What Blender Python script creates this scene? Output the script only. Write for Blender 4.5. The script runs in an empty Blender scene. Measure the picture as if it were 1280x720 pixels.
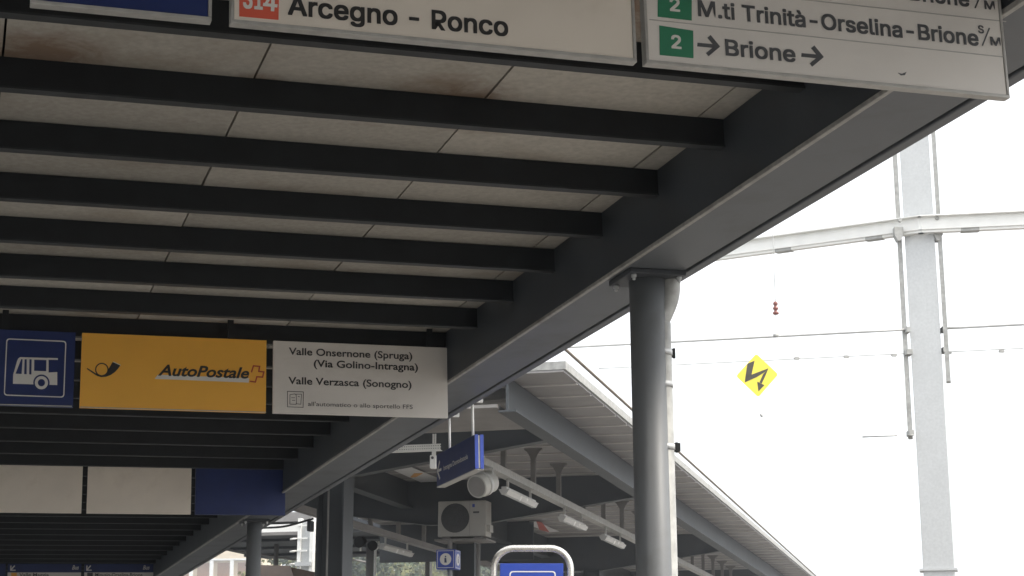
import bpy, bmesh, math, random
from mathutils import Vector, Matrix
random.seed(7)
PI = math.pi
scene = bpy.context.scene
COL = scene.collection

# ------------------------------------------------------------------ camera, sky, sun, exposure
EYE = Vector((0, 0, 1.6))
FPX, HOR = 2145.0, 885.0
TH = math.atan((HOR - 360) / FPX)
cam = bpy.data.cameras.new('camera'); camo = bpy.data.objects.new('camera', cam); COL.objects.link(camo)
camo.location = EYE; camo.rotation_euler = (PI/2 + TH, 0, 0)
cam.sensor_width = 36.0; cam.lens = 36.0 * FPX / 1280.0
cam.clip_start = 0.05; cam.clip_end = 3000
scene.camera = camo
SUN_EL, SUN_AZ = math.radians(48), math.radians(118)      # azimuth clockwise from the viewing direction
world = bpy.data.worlds.new('World'); scene.world = world; world.use_nodes = True
wn = world.node_tree.nodes; wl = world.node_tree.links
bg = wn['Background']; sky = wn.new('ShaderNodeTexSky'); sky.sky_type = 'NISHITA'; sky.sun_disc = False
sky.sun_elevation = SUN_EL; sky.sun_rotation = SUN_AZ
sky.air_density = 1.2; sky.dust_density = 6.0; sky.ozone_density = 0.6
hs = wn.new('ShaderNodeHueSaturation'); hs.inputs['Saturation'].default_value = 0.30
wl.new(sky.outputs[0], hs.inputs['Color'])
veil = wn.new('ShaderNodeMix'); veil.data_type = 'RGBA'; veil.inputs[0].default_value = 0.7; veil.inputs[7].default_value = (4.6, 4.7, 4.8, 1)   # thin bright cloud
wl.new(hs.outputs[0], veil.inputs[6]); wl.new(veil.outputs[2], bg.inputs[0])
bg.inputs[1].default_value = 0.15
sl = bpy.data.lights.new('sun', 'SUN'); sl.energy = 1.1; sl.angle = math.radians(10); sl.color = (1.0, 0.93, 0.82)
so = bpy.data.objects.new('sun', sl); COL.objects.link(so); so.location = (20, -20, 40)
sd = Vector((math.sin(SUN_AZ)*math.cos(SUN_EL), math.cos(SUN_AZ)*math.cos(SUN_EL), math.sin(SUN_EL)))
so.rotation_euler = sd.to_track_quat('Z', 'Y').to_euler()
scene.view_settings.view_transform = 'Standard'; scene.view_settings.look = 'None'
scene.view_settings.gamma = 1.0; scene.view_settings.exposure = 1.5
scene.view_settings.use_curve_mapping = False

# ------------------------------------------------------------------ frames of the place
FW = Vector((0, math.cos(TH), math.sin(TH))); UP = Vector((0, -math.sin(TH), math.cos(TH))); RT = Vector((1, 0, 0))
def ray(x, y): return FW*FPX + RT*(x-640) - UP*(y-360)
def frame(X, Y, Z, o):
    m = Matrix((X, Y, Z)).transposed().to_4x4(); m.translation = o; return m
yc = ray(-70, 897).normalized(); xc = ray(7390, 716); xc = (xc - yc*xc.dot(yc)).normalized()
CAN = frame(xc, yc, xc.cross(yc), EYE)                      # the bus canopy: x across, y along, z up
yp = ray(1211, 885); yp.z = 0; yp.normalize(); zw = Vector((0, 0, 1))
PLT = frame(yp.cross(zw), yp, zw, EYE)                      # the railway platform
WLD = frame(Vector((1,0,0)), Vector((0,1,0)), zw, EYE)
def hit(F, x, y, axis, val):                                # sight line meets a plane of a frame, in frame coordinates
    r = F.to_3x3().inverted() @ ray(x, y); return r * (val / r[axis])
def at(x, y, d): return EYE + ray(x, y) * (d / ray(x, y).y)

# ------------------------------------------------------------------ materials
def mat(name, col, rough=0.6, metal=0.0, var=0.12, scale=6.0, stain=None, stain_amt=0.0, stain_scale=1.5, bump=0.0, emit=None, spec=0.5, detail=6.0, streak=False):
    m = bpy.data.materials.new(name); m.use_nodes = True
    n, l = m.node_tree.nodes, m.node_tree.links
    b = n['Principled BSDF']; b.inputs['Roughness'].default_value = rough; b.inputs['Metallic'].default_value = metal
    b.inputs['Specular IOR Level'].default_value = spec
    tc = n.new('ShaderNodeTexCoord'); no = n.new('ShaderNodeTexNoise'); no.inputs['Scale'].default_value = scale; no.inputs['Detail'].default_value = detail
    if streak:
        mp = n.new('ShaderNodeMapping'); mp.inputs['Scale'].default_value = (1, 1, 0.12); l.new(tc.outputs['Object'], mp.inputs[0]); l.new(mp.outputs[0], no.inputs['Vector'])
    else: l.new(tc.outputs['Object'], no.inputs['Vector'])
    r = n.new('ShaderNodeValToRGB'); r.color_ramp.elements[0].position = 0.3; r.color_ramp.elements[1].position = 0.7
    lo = [max(0, c*(1-var)) for c in col]; hi = [min(1, c*(1+var)) for c in col]
    r.color_ramp.elements[0].color = (*lo, 1); r.color_ramp.elements[1].color = (*hi, 1)
    l.new(no.outputs['Fac'], r.inputs[0]); out = r.outputs[0]
    if stain:
        n2 = n.new('ShaderNodeTexNoise'); n2.inputs['Scale'].default_value = stain_scale; n2.inputs['Detail'].default_value = 9; n2.inputs['Roughness'].default_value = 0.65
        l.new(tc.outputs['Object'], n2.inputs['Vector'])
        r2 = n.new('ShaderNodeValToRGB'); r2.color_ramp.elements[0].position = 0.5; r2.color_ramp.elements[1].position = 0.72
        r2.color_ramp.elements[0].color = (0,0,0,1); r2.color_ramp.elements[1].color = (stain_amt,)*3 + (1,)
        l.new(n2.outputs['Fac'], r2.inputs[0])
        mx = n.new('ShaderNodeMix'); mx.data_type = 'RGBA'; l.new(r2.outputs[0], mx.inputs[0]); l.new(out, mx.inputs[6]); mx.inputs[7].default_value = (*stain, 1)
        out = mx.outputs[2]
    l.new(out, b.inputs['Base Color'])
    rr = n.new('ShaderNodeMapRange'); rr.inputs['To Min'].default_value = max(0, rough-0.1); rr.inputs['To Max'].default_value = min(1, rough+0.1)
    l.new(no.outputs['Fac'], rr.inputs['Value']); l.new(rr.outputs[0], b.inputs['Roughness'])
    if bump:
        bp = n.new('ShaderNodeBump'); bp.inputs['Strength'].default_value = bump; bp.inputs['Distance'].default_value = 0.01
        l.new(no.outputs['Fac'], bp.inputs['Height']); l.new(bp.outputs[0], b.inputs['Normal'])
    if emit: b.inputs['Emission Color'].default_value = (*emit[:3], 1); b.inputs['Emission Strength'].default_value = emit[3]
    return m
K = {}
K['cement'] = mat('fibre_cement', (0.43,0.405,0.36), 0.85, var=0.11, scale=38, stain=(0.24,0.19,0.14), stain_amt=0.6, stain_scale=1.4, bump=0.15, spec=0.2)
def panel_wear(m, spots):                                    # each panel its own tone, rusty water marks where the roof has leaked
    n, l = m.node_tree.nodes, m.node_tree.links; b = n['Principled BSDF']; src = b.inputs['Base Color'].links[0].from_socket
    ge = n.new('ShaderNodeNewGeometry'); mr = n.new('ShaderNodeMapRange'); mr.inputs['To Min'].default_value = 0.80; mr.inputs['To Max'].default_value = 1.08
    l.new(ge.outputs['Random Per Island'], mr.inputs['Value']); vm = n.new('ShaderNodeVectorMath'); vm.operation = 'SCALE'; l.new(src, vm.inputs[0]); l.new(mr.outputs[0], vm.inputs['Scale'])
    tot = None
    for p, r in spots:
        d = n.new('ShaderNodeVectorMath'); d.operation = 'DISTANCE'; l.new(ge.outputs['Position'], d.inputs[0]); d.inputs[1].default_value = p
        f = n.new('ShaderNodeMapRange'); f.inputs['From Min'].default_value = 0; f.inputs['From Max'].default_value = r; f.inputs['To Min'].default_value = 1; f.inputs['To Max'].default_value = 0
        l.new(d.outputs['Value'], f.inputs['Value'])
        if tot is None: tot = f.outputs[0]
        else:
            a = n.new('ShaderNodeMath'); a.operation = 'MAXIMUM'; l.new(tot, a.inputs[0]); l.new(f.outputs[0], a.inputs[1]); tot = a.outputs[0]
    no = n.new('ShaderNodeTexNoise'); no.inputs['Scale'].default_value = 8; no.inputs['Detail'].default_value = 9; no.inputs['Roughness'].default_value = 0.7; no.inputs['Distortion'].default_value = 0.8
    l.new(ge.outputs['Position'], no.inputs['Vector']); mu = n.new('ShaderNodeMath'); mu.operation = 'MULTIPLY'; l.new(tot, mu.inputs[0]); l.new(no.outputs['Fac'], mu.inputs[1])
    rr = n.new('ShaderNodeValToRGB'); rr.color_ramp.elements[0].position = 0.11; rr.color_ramp.elements[1].position = 0.40; rr.color_ramp.elements[0].color = (0,0,0,1); rr.color_ramp.elements[1].color = (0.75,0.75,0.75,1); l.new(mu.outputs[0], rr.inputs[0])
    mx = n.new('ShaderNodeMix'); mx.data_type = 'RGBA'; l.new(rr.outputs[0], mx.inputs[0]); l.new(vm.outputs[0], mx.inputs[6]); mx.inputs[7].default_value = (0.155,0.085,0.045,1); l.new(mx.outputs[2], b.inputs['Base Color'])
panel_wear(K['cement'], [(tuple(CAN @ Vector(p)), r) for p, r in (((1.86,4.72,2.11),0.45), ((2.1,4.7,2.11),0.3), ((1.62,5.60,2.11),0.36), ((1.80,5.75,2.11),0.30), ((2.5,4.8,2.11),0.30), ((1.72,6.4,2.11),0.22), ((0.0,4.9,2.11),0.3), ((0.92,5.6,2.11),0.16), ((0.2,5.5,2.11),0.35))])
K['rib'] = mat('black_painted_steel', (0.013,0.0155,0.018), 0.55, var=0.25, scale=9, spec=0.35)
K['ribflange'] = mat('lighter_black_paint', (0.033,0.036,0.039), 0.6, var=0.3, scale=14, spec=0.3)
K['beam'] = mat('grey_painted_steel', (0.108,0.118,0.130), 0.5, var=0.12, scale=2.5, stain=(0.07,0.07,0.068), stain_amt=0.6, stain_scale=2.5, spec=0.4)
K['beamdark'] = mat('dark_grey_painted_steel', (0.05,0.055,0.062), 0.55, var=0.15, scale=3.5, spec=0.35)
K['webshade'] = mat('shaded_inner_face', (0.050,0.057,0.065), 0.5, var=0.2, scale=4, spec=0.35)
K['lip'] = mat('highlit_steel_edge', (0.33,0.32,0.30), 0.5, var=0.25, scale=40, stain=(0.14,0.13,0.12), stain_amt=0.8, stain_scale=5)
K['groove'] = mat('dark_joint', (0.012,0.012,0.012), 0.9, spec=0.1)
K['pillar'] = mat('grey_painted_pillar', (0.155,0.163,0.170), 0.5, var=0.14, scale=9, streak=True, stain=(0.10,0.10,0.095), stain_amt=0.6, stain_scale=4)
K['galv'] = mat('galvanised_steel', (0.50,0.51,0.51), 0.5, 0.3, var=0.07, scale=40, stain=(0.44,0.45,0.45), stain_amt=0.5, stain_scale=3)
K['galvmatt'] = mat('weathered_zinc', (0.36,0.36,0.345), 0.6, 0.2, var=0.2, scale=22, stain=(0.24,0.235,0.21), stain_amt=0.7, stain_scale=7)
K['steel'] = mat('brushed_steel', (0.62,0.59,0.54), 0.28, 0.9, var=0.06, scale=30)
K['alu'] = mat('aluminium_trim', (0.42,0.41,0.385), 0.5, 0.25, var=0.14, scale=20, stain=(0.25,0.24,0.22), stain_amt=0.6, stain_scale=8)
K['alu2'] = mat('bright_aluminium_wire', (0.46,0.46,0.45), 0.5, 0.2, var=0.1, scale=30)
K['white'] = mat('white_sign_enamel', (0.68,0.645,0.60), 0.42, var=0.05, scale=4, stain=(0.50,0.46,0.40), stain_amt=0.55, stain_scale=2.2)
K['cream'] = mat('cream_sign_enamel', (0.72,0.655,0.57), 0.45, var=0.05, scale=4, stain=(0.52,0.45,0.36), stain_amt=0.55, stain_scale=2.6)
K['black'] = mat('black_lettering', (0.022,0.021,0.021), 0.5, var=0.1)
K['greyink'] = mat('faded_grey_lettering', (0.075,0.077,0.082), 0.5, var=0.1)
K['navy'] = mat('navy_sign_enamel', (0.010,0.024,0.115), 0.4, var=0.12, scale=8)
K['blue'] = mat('blue_sign_enamel', (0.016,0.05,0.33), 0.35, var=0.08, scale=8)
K['yellow'] = mat('postal_yellow_enamel', (0.86,0.44,0.055), 0.45, var=0.03, scale=5, stain=(0.72,0.35,0.05), stain_amt=0.4, stain_scale=2)
K['orange'] = mat('orange_red_square', (0.66,0.105,0.06), 0.45, var=0.04)
K['green'] = mat('green_square', (0.030,0.20,0.105), 0.45, var=0.05)
K['pale'] = mat('pale_sign_print', (0.68,0.66,0.62), 0.5, var=0.03)
K['red'] = mat('red_print', (0.42,0.05,0.03), 0.5, var=0.05)
K['deck'] = mat('corrugated_deck', (0.265,0.255,0.25), 0.6, var=0.12, scale=4, stain=(0.17,0.16,0.15), stain_amt=0.6, stain_scale=0.8)
K['decklip'] = mat('deck_seam_steel', (0.50,0.48,0.46), 0.5, var=0.1)
K['rust'] = mat('railway_beam_paint', (0.050,0.056,0.061), 0.6, var=0.15, scale=3, stain=(0.06,0.058,0.055), stain_amt=0.6)
K['soffit'] = mat('grey_soffit_board', (0.21,0.20,0.19), 0.7, var=0.12, scale=5)
K['skylight'] = mat('pale_daylit_rooflight', (0.72,0.72,0.72), 0.4, var=0.05, spec=0.6)
_b = K['skylight'].node_tree.nodes['Principled BSDF']; _b.inputs['Transmission Weight'].default_value = 0.0
K['amber'] = mat('amber_reflection', (0.75,0.40,0.12), 0.5)
K['redstripe'] = mat('red_stripe', (0.42,0.07,0.045), 0.5)
K['lampw'] = mat('white_lamp_housing', (0.45,0.445,0.43), 0.45, var=0.05)
K['lens'] = mat('clear_lamp_trough', (0.45,0.45,0.435), 0.25, var=0.04)
K['plastic'] = mat('grey_plastic_casing', (0.40,0.39,0.36), 0.55, var=0.05, scale=5)
K['darkgrille'] = mat('dark_fan_grille', (0.055,0.055,0.053), 0.6, var=0.2, scale=20)
K['blackp'] = mat('black_plastic', (0.012,0.012,0.013), 0.7, spec=0.2)
K['hv'] = mat('yellow_warning_enamel', (0.80,0.66,0.06), 0.45, var=0.03)
K['hvink'] = mat('warning_black', (0.05,0.045,0.03), 0.5)
K['insul'] = mat('brown_porcelain', (0.20,0.06,0.045), 0.25, var=0.1)
K['wire'] = mat('copper_wire_weathered', (0.20,0.17,0.14), 0.55, 0.4)
K['whitepaint'] = mat('white_painted_steel', (0.80,0.80,0.77), 0.5, var=0.05)
K['render'] = mat('cream_render', (0.70,0.58,0.40), 0.85, var=0.08, scale=2)
K['shutter'] = mat('brown_shutter', (0.34,0.17,0.07), 0.7, var=0.2, scale=8)
K['glass'] = mat('window_glass', (0.05,0.06,0.07), 0.08, var=0.1)
K['brown'] = mat('brown_sheet_roof', (0.10,0.065,0.045), 0.6, var=0.2, scale=6)
K['asphalt'] = mat('asphalt', (0.115,0.115,0.11), 0.9, var=0.15, scale=8, bump=0.2)
K['concrete'] = mat('pavement_concrete', (0.23,0.22,0.205), 0.85, var=0.12, scale=4, bump=0.1)
K['ballast'] = mat('track_ballast', (0.22,0.20,0.18), 0.95, var=0.35, scale=60, bump=0.6)
K['earth'] = mat('hillside_grass', (0.08,0.11,0.04), 0.95, var=0.3, scale=0.4)
K['leafa'] = mat('foliage_light', (0.13,0.135,0.045), 0.7, var=0.35, scale=0.5)
K['leafb'] = mat('foliage_dark', (0.05,0.075,0.03), 0.7, var=0.35, scale=0.5)
K['bark'] = mat('bark', (0.08,0.06,0.045), 0.9, var=0.3)

# ------------------------------------------------------------------ mesh helpers (all in world coordinates)
def B(): return bmesh.new()
def hexa(bm, vs):
    v = [bm.verts.new(p) for p in vs]
    for f in ((0,3,2,1),(4,5,6,7),(0,1,5,4),(1,2,6,5),(2,3,7,6),(3,0,4,7)): bm.faces.new([v[i] for i in f])
def box(bm, F, x0, x1, y0, y1, z0, z1):
    hexa(bm, [F @ Vector(p) for p in ((x0,y0,z0),(x1,y0,z0),(x1,y1,z0),(x0,y1,z0),(x0,y0,z1),(x1,y0,z1),(x1,y1,z1),(x0,y1,z1))])
def prism(bm, F, pts, y0, y1):                               # an x-z outline given depth along y
    a = [bm.verts.new(F @ Vector((p[0], y0, p[1]))) for p in pts]; b = [bm.verts.new(F @ Vector((p[0], y1, p[1]))) for p in pts]
    n = len(pts); f = [bm.faces.new(a), bm.faces.new(b[::-1])]
    for i in range(n): bm.faces.new((a[i], b[i], b[(i+1) % n], a[(i+1) % n]))
    bmesh.ops.triangulate(bm, faces=f)
def tube(bm, pts, r, n=12, caps=True):
    pts = [Vector(p) for p in pts]; rings = []; ref = None
    for i, p in enumerate(pts):
        t = (pts[min(i+1, len(pts)-1)] - pts[max(i-1, 0)]).normalized()
        if ref is None: ref = t.orthogonal().normalized()
        ref = (ref - t*ref.dot(t)).normalized(); s = t.cross(ref)
        rr = r[i] if isinstance(r, (list, tuple)) else r
        rings.append([bm.verts.new(p + (ref*math.cos(2*PI*k/n) + s*math.sin(2*PI*k/n))*rr) for k in range(n)])
    for a, b in zip(rings, rings[1:]):
        for k in range(n): bm.faces.new((a[k], a[(k+1) % n], b[(k+1) % n], b[k])).smooth = True
    if caps: bm.faces.new(rings[0][::-1]); bm.faces.new(rings[-1])
def smoothpath(pts, k=6):                                    # Catmull-Rom
    P = [Vector(p) for p in pts]; P = [P[0]*2-P[1]] + P + [P[-1]*2-P[-2]]; out = []
    for i in range(1, len(P)-2):
        for j in range(k):
            t = j/k; a, b, c, d = P[i-1:i+3]
            out.append(0.5*((2*b) + (c-a)*t + (2*a-5*b+4*c-d)*t*t + (3*b-a-3*c+d)*t**3))
    return out + [P[-2]]
LOC = {}
def obj(name, bm, m, parent=None, bevel=0.0):
    bmesh.ops.recalc_face_normals(bm, faces=bm.faces)
    me = bpy.data.meshes.new(name); o = bpy.data.objects.new(name, me); COL.objects.link(o)
    if parent is None:
        xs = [v.co for v in bm.verts]; lo = Vector([min(v[i] for v in xs) for i in range(3)]); hi = Vector([max(v[i] for v in xs) for i in range(3)])
        org = Vector(((lo.x+hi.x)/2, (lo.y+hi.y)/2, lo.z)); o.location = org
    else: org = LOC[parent]; o.parent = parent
    LOC[o] = org
    bmesh.ops.translate(bm, verts=bm.verts, vec=-org); bm.to_mesh(me); bm.free(); me.materials.append(m)
    if bevel:
        md = o.modifiers.new('bevel', 'BEVEL'); md.width = bevel; md.segments = 2; md.limit_method = 'ANGLE'
    return o
def tag(o, label, cat, group=None, kind=None):
    if label: o['label'] = label
    if cat: o['category'] = cat
    if group: o['group'] = group
    if kind: o['kind'] = kind
    return o
def thing(name, loc, label, cat, group=None):
    o = bpy.data.objects.new(name, None); COL.objects.link(o); o.location = loc; o.empty_display_size = 0.2; LOC[o] = Vector(loc)
    return tag(o, label, cat, group)
def struct(name, bm, m): return tag(obj(name, bm, m), None, None, None, 'structure')
def copies(src, offs, parent):                               # repeats of a part: share the mesh, stay under their thing
    for v in offs:
        c = src.copy(); COL.objects.link(c); c.parent = parent; c.location = src.location + v
def dup(root, loc, label=None):
    r = root.copy(); COL.objects.link(r); r.location = loc
    if label: r['label'] = label
    for ch in root.children:
        c = ch.copy(); COL.objects.link(c); c.parent = r
        for g in ch.children:
            d = g.copy(); COL.objects.link(d); d.parent = c
    return r
import os
try: GROT = bpy.data.fonts.load(os.path.join(bpy.utils.resource_path('LOCAL'), 'datafiles', 'fonts', 'Inter.woff2'))   # ships with Blender
except Exception: GROT = None
# lettering ---------------------------------------------------------
def textmesh(s, bold=0.0, shear=0.0, font=None):
    cu = bpy.data.curves.new('lettering', 'FONT'); cu.body = s
    if font: cu.font = font
    cu.size = 1; cu.offset = bold; cu.shear = shear; cu.extrude = 0; cu.resolution_u = 4
    o = bpy.data.objects.new('lettering', cu); COL.objects.link(o)
    dg = bpy.context.evaluated_depsgraph_get(); dg.update(); me = bpy.data.meshes.new_from_object(o.evaluated_get(dg))
    bpy.data.objects.remove(o); bpy.data.curves.remove(cu)
    co = [v.co.copy() for v in me.vertices]; fs = [list(p.vertices) for p in me.polygons]; bpy.data.meshes.remove(me)
    return co, fs
def heavy(bm, F, s, x0, x1, z, cap, y, w, font):                  # thin grotesque letters thickened by a ring of shifted copies
    d = w*cap
    for k, (a, b) in enumerate(((-1,-1),(-1,0),(-1,1),(0,1),(1,1),(1,0),(1,-1),(0,-1),(0,0))): lettering(bm, F, s, x0+d+d*a, x1-d+d*a, z+d+d*b, cap-2*d, y-0.00006*k, 0, 0, font)
def lettering(bm, F, s, x0, x1, z, cap, y, bold=0.02, shear=0.0, font=None):
    co, fs = textmesh(s, bold, shear, font); CAP = max(c.y for c in textmesh('H', 0, 0, font)[0]); a = min(c.x for c in co); b = max(c.x for c in co); sx = (x1-x0)/(b-a); sz = cap/CAP
    vs = [bm.verts.new(F @ Vector((x0+(c.x-a)*sx, y, z+c.y*sz))) for c in co]
    for f in fs:
        try: bm.faces.new([vs[i] for i in f])
        except ValueError: pass

# ------------------------------------------------------------------ ground (below the frame, it throws the light up under the roofs)
g = B(); box(g, WLD, -320, 320, -50, 335, -2.1, -1.60); struct('ground', g, K['asphalt'])
g = B(); box(g, CAN, -9, 3.3, -14, 40, -1.85, -1.47); struct('pavement', g, K['concrete'])
g = B(); box(g, PLT, -11, -1.4, 6, 90, -1.7, -1.30); struct('railway_platform', g, K['concrete'])
g = B(); box(g, PLT, -1.3, 9, -10, 120, -1.7, -1.56); struct('track_bed', g, K['ballast'])

# ------------------------------------------------------------------ the bus canopy overhead
XB, ZB, ZR, ZC = 2.668, 1.805, 2.0, 2.11
PITCH, Y0 = 0.6435, 4.95
YA, YE = Y0 - 14*PITCH, Y0 + 43*PITCH
can = thing('bus_canopy', CAN @ Vector((2.8, 6.75, -1.47)), 'dark ribbed bus canopy overhead with grey edge beam and round pillars', 'canopy')
g = B()
for i in range(-1, 57):                                      # grey panels lie on the ribs, dark joints between them
    ya = YA + i*PITCH
    for k in range(-6, 4):
        xa = 0.905 + 0.83*k; xe = min(xa+0.83, 3.0)
        box(g, CAN, xa+0.004, xe-0.004, ya+0.002, ya+PITCH-0.002, ZC + random.uniform(0, 0.004), ZC+0.03)
obj('ceiling', g, K['cement'], can)
g = B(); box(g, CAN, -4.2, 3.0, YA-0.7, YE+0.7, ZC+0.035, ZC+0.13); obj('roof_slab', g, K['groove'], can)
g = B(); box(g, CAN, -4.2, XB, YA-0.040, YA-0.006, ZR+0.008, ZC)
rib = obj('rib', g, K['rib'], can)
g = B(); box(g, CAN, -4.2, XB, YA-0.046, YA, ZR, ZR+0.008); fl = obj('flange', g, K['ribflange'], rib)  # bottom flange in a lighter black than the rib face
for i in range(1, 57):
    c = rib.copy(); COL.objects.link(c); c.parent = can; c.location = yc*(PITCH*i)
    d = fl.copy(); COL.objects.link(d); d.parent = c
g = B(); box(g, CAN, XB+0.004, 2.955, YA-0.7, YE+0.7, ZB, ZC+0.2); eb = obj('edge_beam', g, K['beam'], can, 0.004)
g = B(); box(g, CAN, XB, XB+0.0035, YA-0.7, YE+0.7, ZB+0.014, ZC); obj('inner_face', g, K['webshade'], eb)  # shade on the beam's inner side put into a darker colour
g = B(); box(g, CAN, XB-0.008, XB+0.012, YA-0.7, YE+0.7, ZB-0.005, ZB+0.012); obj('edge_lip', g, K['lip'], eb, 0.003)  # lighter grey carries the highlight caught along the lip
g = B(); box(g, CAN, 2.956, 2.968, YA-0.7, YE+0.7, ZB+0.012, ZC+0.15); obj('joint_strip', g, K['groove'], eb)
g = B(); box(g, CAN, 2.969, 3.018, YA-0.7, YE+0.7, ZB-0.004, ZC+0.22); obj('fascia', g, K['beam'], eb, 0.006)
pb = thing_p = None
def pillar(y, x, r):
    g = B(); a = CAN @ Vector((x, y, ZB-0.012)); b = Vector((a.x, a.y, 0.12)); b = b + Vector((0.022, 0, 0)); tube(g, [a, b], r, 40)
    p = obj('pillar', g, K['pillar'], can)
    g = B(); box(g, CAN, x-0.13, x+0.13, y-0.13, y+0.13, ZB-0.024, ZB-0.001); obj('top_plate', g, K['beamdark'], p, 0.004)
    for sx in (-1, 1):
        for sy in (-1, 1):
            g = B(); c = CAN @ Vector((x+sx*0.105, y+sy*0.105, ZB-0.022)); tube(g, [c, c-zw*0.016], 0.012, 6); tube(g, [c-zw*0.015, c-zw*0.027], 0.007, 8)
            obj('bolt', g, K['galv'], p)
    return p
pillar(6.74, 2.830, 0.0795)
pillar(16.8, 2.795, 0.0715)
pillar(27.0, 2.80, 0.0765); pillar(-3.4, 2.82, 0.0765)

# galvanised drainpipe behind the near pillar
D = 7.28
dp = thing('drainpipe', (at(835, 720, D).x, D, 0.13), 'galvanised round drainpipe with bent elbow behind the near grey pillar', 'drainpipe')
g = B(); p0 = at(825, 404, D); p1 = at(833.5, 720, D); q = p0 + (p1-p0)*((p0.z-0.13)/(p0.z-p1.z)); tube(g, [p0, q], 0.047, 24); pipe = obj('pipe', g, K['galvmatt'], dp)
g = B(); tube(g, smoothpath([at(839, 322, D), at(839, 350, D), at(837, 372, D), at(830, 391, D), at(823, 405, D)], 8), 0.041, 24); obj('elbow', g, K['galvmatt'], dp)
for py in (441, 481, 559):
    g = B(); t = (p0.z - at(825, py, D).z)/(p0.z-p1.z); c = p0 + (p1-p0)*t; tube(g, [c+zw*0.012, c-zw*0.012], 0.0505, 24); ring = obj('pipe_clamp', g, K['galv'], dp)
    if py != 481:
        g = B(); box(g, frame(xc, yc, zw, c), 0.05, 0.073 if py == 559 else 0.058, -0.015, 0.015, -0.018, 0.018); tube(g, [c+xc*0.062-zw*0.022, c+xc*0.062+zw*0.022], 0.006, 8); obj('clamp_lug', g, K['blackp'], ring)

# ------------------------------------------------------------------ hanging signs under the canopy
Y2_ = 9.32
class Sign:
    """one thin plate hung square under the canopy; P() maps a point of its face."""
    def __init__(s, name, y, x0, x1, z0, z1, m, label, group, frame_m=None, cat='sign'):
        s.y = y; s.th = 0.022; s.box = (x0, x1, z0, z1)
        s.root = thing(name, CAN @ Vector(((x0+x1)/2, y, z0)), label, cat, group)
        g = B()
        if frame_m:
            box(g, CAN, x0+0.008, x1-0.008, y, y+s.th, z0+0.008, z1-0.008)
        else: box(g, CAN, x0, x1, y, y+s.th, z0, z1)
        s.panel = obj('panel', g, m, s.root, 0.002)
        if frame_m:
            g = B(); e = 0.010; a, b = y-0.003, y+s.th+0.004
            box(g, CAN, x0, x1, a, b, z0, z0+e); box(g, CAN, x0, x1, a, b, z1-e, z1); box(g, CAN, x0, x0+e*0.8, a, b, z0+e, z1-e); box(g, CAN, x1-e*0.8, x1, a, b, z0+e, z1-e)
            obj('frame', g, frame_m, s.root, 0.0015)
        for xx in ((x0+0.12*(x1-x0), x1-0.12*(x1-x0)) if y != Y2_ else (x0+0.10*(x1-x0),) if x1-x0 < 0.6 else (x0+(0.80 if x0 < 1 else 0.90)*(x1-x0),)):
            g = B(); box(g, CAN, xx-0.016, xx+0.016, y+0.004, y+0.018, z1+0.001, ZC-0.001); obj('hanger', g, K['rib'], s.root)
    def P(s, x, y): v = hit(CAN, x, y, 1, s.y); return (v.x, v.z)
    def text(s, t, pl, xr, cap_px, m=None, bold=0.02, shear=0.0, font=None):
        """t starts at pixel pl on its baseline, ends at column xr."""
        x0, z = s.P(*pl); x1, _ = s.P(xr, pl[1]); cap = s.P(pl[0], pl[1]-cap_px)[1] - z
        g = B()
        if font: heavy(g, CAN, t, x0, x1, z, cap, s.y-0.0016, bold or 0.045, font)
        else: lettering(g, CAN, t, x0, x1, z, cap, s.y-0.0016, bold, shear)
        return obj('lettering', g, m or K['black'], s.panel)
    def poly(s, pts, m, name='pictogram', lift=0.0012, th=0.001):
        g = B(); prism(g, CAN, [s.P(*p) for p in pts], s.y-lift, s.y-lift+th); return obj(name, g, m, s.panel)
    def multi(s, polys, m, name='pictogram', lift=0.0012, th=0.001):
        g = B()
        for k, pts in enumerate(polys): prism(g, CAN, [s.P(*p) for p in pts], s.y-lift-0.00012*k, s.y-lift+th-0.00012*k)
        return obj(name, g, m, s.panel)
    def ring(s, outer, inner, m, name='border_line', lift=0.0012):
        g = B(); a = [s.P(*p) for p in outer]; b = [s.P(*p) for p in inner]; n = len(a); y = s.y-lift
        A = [g.verts.new(CAN @ Vector((p[0], y, p[1]))) for p in a]; C_ = [g.verts.new(CAN @ Vector((p[0], y, p[1]))) for p in b]
        for i in range(n): g.faces.new((A[i], A[(i+1) % n], C_[(i+1) % n], C_[i]))
        return obj(name, g, m, s.panel)
def rquad(c, r, k=6):                                        # rounded quadrilateral
    out = []
    for i in range(4):
        p = Vector(c[i]); a = Vector(c[i-1]); b = Vector(c[(i+1) % 4]); a = p+(a-p).normalized()*r; b = p+(b-p).normalized()*r
        for j in range(k+1):
            t = j/k; out.append(tuple(a*(1-t)**2 + p*2*t*(1-t) + b*t*t))
    return out
def inset(c, w):
    m = sum((Vector(p) for p in c), Vector((0,0)))/4
    return [tuple(Vector(p) + Vector((math.copysign(w, m.x-p[0]), math.copysign(w, m.y-p[1])))) for p in c]
def circ(cx, cy, r, n=28, ry=None): return [(cx+r*math.cos(2*PI*i/n), cy+(ry or r)*math.sin(2*PI*i/n)) for i in range(n)]
def strokes(pts, w):                                         # a bent line of width w as convex pieces
    out = []
    for a, b in zip(pts, pts[1:]):
        a, b = Vector(a), Vector(b); d = (b-a).normalized(); n = Vector((-d.y, d.x))*w/2; e = d*w*0.4
        out.append([tuple(a-e+n), tuple(b+e+n), tuple(b+e-n), tuple(a-e-n)])
    return out
G1, G2, G3, G4 = 'signs in the nearest hanging row', 'signs in the second hanging row', 'blank signs in the third hanging row', 'signs in the farthest hanging row'
Y1 = 3.75; zb1, zt1 = 1.556, 1.965
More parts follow.
